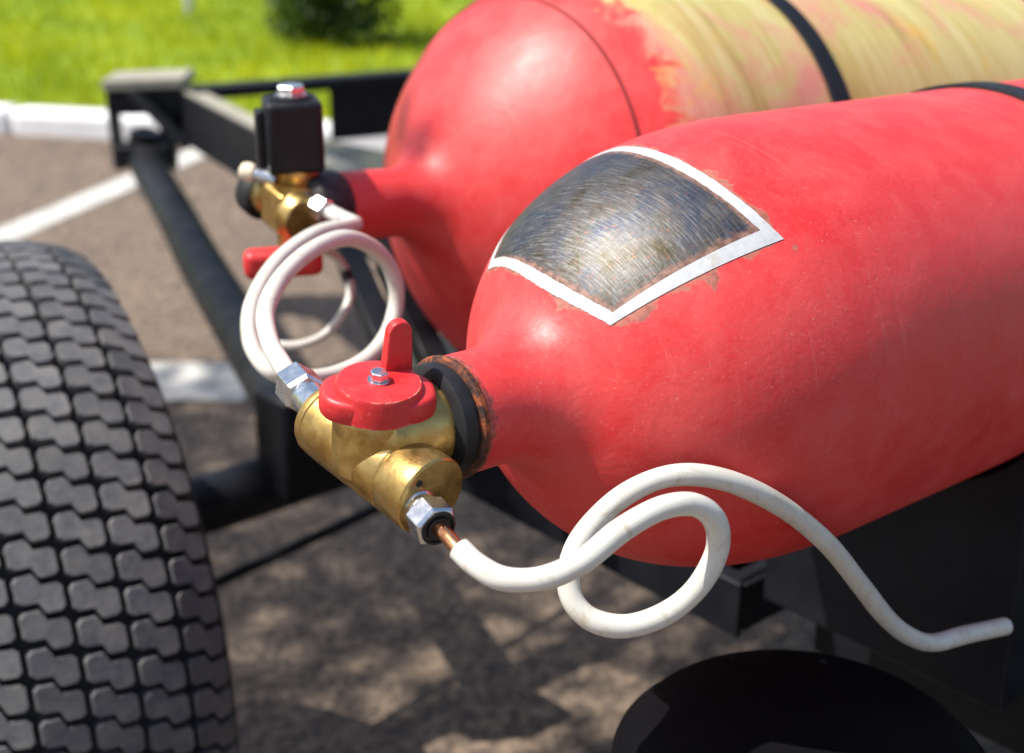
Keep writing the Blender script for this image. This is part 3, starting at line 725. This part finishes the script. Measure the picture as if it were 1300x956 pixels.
MB().lathe(HT, hh_, [(0, .0066), (.0010, .0066)], 32).build('washer', 'zinc', hd)
hexprof(MB(), HT, hh_, .001, .0062, .0055, .3, .1).build('bolt', 'zinc', hd, smooth=False, bevel=.0004)
# outlet fittings, right side
OR = VR - e0b*.006
pR0 = at(528, 640, .792); pN = at(545, 655, .776); pT = at(566, 679, .764); pH = at(586, 702, .753)
dn = nrm(pH-pR0)
MB().lathe(pR0-dn*.004, dn, [(0, .0098), (.004, .0098), (.0045, .0106), (.0065, .0098), (.008, .0106), (.0095, .0098), (.011, .0104), (.014, .0100)], 32).build('adapter', 'zinc', near)
hexprof(MB(), pR0-dn*.004, dn, .014, .030, .0132, .25).build('union_nut', 'zinc', near, smooth=False, bevel=.0006)
MB().lathe(pR0-dn*.004, dn, [(.030, .0104), (.0308, .0104), (.0312, .0088), (.0298, .0085), (.0298, .0072), (.0318, .0068), (.0318, .0045)], 32).build('ferrule', 'black_rubber', near)
pc = pR0-dn*.004+dn*.028
# left fitting
pl0 = VL+vb*.003; pe = at(372, 483, .905); dl = nrm(pe-pl0); LLn = np.linalg.norm(pe-pl0)
MB().lathe(pl0, dl, [(0, .0105), (LLn*.62, .0105), (LLn*.64, .009)], 32).build('adapter', 'zinc', near)
hexprof(MB(), pl0, dl, LLn*.55, LLn*1.0, .0142, .1).build('union_nut', 'zinc', near, smooth=False, bevel=.0006)

# ------------------------------------------------------------------ pipes
PR = .0066
hose = thing('coated_pipe', pc, 'white coated copper pipe looping in front of the near red cylinder', 'pipe')
cp_pts = [pc, pT, pH, at(598, 712, .750)]
MB().tube(cp_pts, .0042, 14).build('copper_end', 'copper', hose)
path = [(583, 697, .755), (606, 718, .748), (640, 735, .742), (690, 734, .740), (740, 712, .742), (790, 672, .748), (840, 645, .755), (882, 641, .765), (908, 662, .775), (910, 700, .784), (885, 746, .788), (845, 779, .788), (795, 795, .786), (750, 786, .786), (725, 757, .788), (724, 715, .792), (745, 674, .800), (785, 634, .808), (835, 608, .815), (885, 603, .822), (940, 616, .835), (1000, 648, .86), (1052, 692, .90), (1092, 742, .945), (1126, 785, .985), (1155, 808, 1.01), (1185, 816, 1.03), (1225, 806, 1.05), (1276, 795, 1.08)]
MB().tube([at(*p) for p in path], PR, 20, lambda t: 1+.018*math.sin(t*47)+.014*math.sin(t*113+1), 8).build('coating', 'white_coating', hose, ang=70)
coil = thing('coated_pipe', pe, 'white coated pipe coiled between the two cylinder valves', 'pipe')
path = [(418, 268, 1.31), (440, 279, 1.30), (452, 284, 1.29), (440, 287, 1.26), (400, 297, 1.22), (356, 328, 1.18), (326, 372, 1.14), (316, 412, 1.11), (324, 448, 1.09), (350, 474, 1.08), (395, 480, 1.10), (440, 470, 1.13), (476, 446, 1.16), (498, 408, 1.19), (503, 365, 1.19), (485, 325, 1.17), (446, 303, 1.13), (404, 313, 1.09), (362, 347, 1.05), (338, 392, 1.01), (342, 432, .97), (358, 463, .935), (374, 486, .905)]
MB().tube([at(*p) for p in path], PR*1.02, 20, lambda t: 1+.018*math.sin(t*53)+.014*math.sin(t*127+1), 8).build('coating', 'white_coating', coil, ang=70)
pip = thing('thin_pipe', at(410, 320, 1.42), 'thin cream pipe looping below the far cylinder valve', 'pipe')
MB().tube([at(*p) for p in [(392, 312, 1.40), (418, 320, 1.43), (437, 340, 1.45), (445, 368, 1.45), (436, 398, 1.44), (412, 425, 1.43), (380, 438, 1.42), (345, 436, 1.42), (318, 420, 1.43)]], .0046, 14, sub=8).build('coating', 'white_coating', pip)
MB().tube([at(438, 344, 1.45), at(442, 356, 1.45)], .0058, 14, smooth=False).build('clip', 'black_rubber', pip)

# ------------------------------------------------------------------ far valve with solenoid coil
d0 = 1.335
cz = z3
sxx = np.array([math.cos(R_(14)), math.sin(R_(14)), 0]); syy = np.array([-math.sin(R_(14)), math.cos(R_(14)), 0])
CC = at(372, 170, d0)
cm = MB().box(CC, sxx, syy, cz, .0265, .0265, .0335); coilbox = cm.build('solenoid_coil', 'black_plastic', far, bevel=.0055, bseg=3)
coilbox['label'] = 'black square solenoid coil on the far valve'
MB().lathe(CC+cz*.0335, cz, [(0, .020), (.002, .020), (.003, .018)], 32).build('top_plate', 'black_plastic', coilbox)
MB().lathe(CC+cz*.0365, cz, [(0, .0145), (.0016, .0145)], 32).build('lock_washer', 'zinc', coilbox)
hexprof(MB(), CC+cz*.0365, cz, .0016, .0095, .0135, .2).build('coil_nut', 'zinc', coilbox, smooth=False, bevel=.0006)
MB().box(CC-sxx*.0305-cz*.004, sxx, syy, cz, .0042, .012, .028).build('connector', 'black_plastic', coilbox, bevel=.002)
SB = CC-cz*.0335
MB().lathe(SB, -cz, [(-.002, .0245), (.010, .0245), (.014, .022), (.020, .018), (.045, .017)], 40).build('valve_stem', 'brass', far)
BM = at(366, 262, d0)
bdir = nrm(np.array([.60, -.74, -.22]))
MB().lathe(BM, bdir, [(-.036, .020), (-.034, .0215), (-.022, .0215), (-.019, .018), (.010, .018), (.014, .0225), (.030, .0225), (.032, .021)], 40).build('valve_body', 'brass', far)
MB().box(BM, bdir, nrm(np.cross(cz, bdir)), nrm(np.cross(bdir, np.cross(cz, bdir))), .018, .019, .020).build('valve_block', 'brass', far, bevel=.004, bseg=3)
MB().lathe(BM-bdir*.034+np.array([-.002, 0, -.006]), -bdir, [(0, .022), (.004, .0245), (.020, .0245), (.024, .022)], 40).build('end_cap', 'black_rubber', far)
nR = at(398, 260, d0-.02); nd = nrm(at(432, 278, d0-.035)-nR)
MB().lathe(nR, nd, [(-.012, .009), (.004, .009)], 24).build('adapter', 'zinc', far)
hexprof(MB(), nR, nd, .003, .016, .0118, .2).build('union_nut', 'zinc', far, smooth=False, bevel=.0006)
MB().lathe(nR, nd, [(.014, .0058), (.034, .0058)], 18).build('pipe_end', 'white_coating', far)
lf = at(342, 226, d0-.005); ld = nrm(at(310, 217, d0-.005)-lf)
MB().lathe(lf, ld, [(-.006, .0072), (.012, .0072), (.0125, .0062), (.016, .0062)], 24).build('side_fitting', 'zinc', far)
MB().lathe(lf, ld, [(.014, .0055), (.016, .0085), (.022, .0092), (.027, .0075), (.029, .003)], 24).build('side_cap', 'cream', far)
MB().lathe(BB, BA, [(-.055, .018), (-.052, .030), (-.046, .0355), (-.016, .0365), (-.012, .034), (-.0105, .02)], 48, cap=False).build('collar', 'black_rubber', far)
MB().tube([BM, BB-BA*.03], .018, 24, smooth=False).build('valve_inlet', 'brass', far)
HB = at(364, 318, d0-.01)
MB().lathe(BM-cz*.012, -cz, [(0, .012), (.034, .012)], 24).build('handle_stem', 'brass', far)
MB().box(HB+np.array([-.004, 0, -.011]), sxx, syy, cz, .0365, .013, .0135).build('handle', 'handle_red', far, bevel=.008, bseg=4)
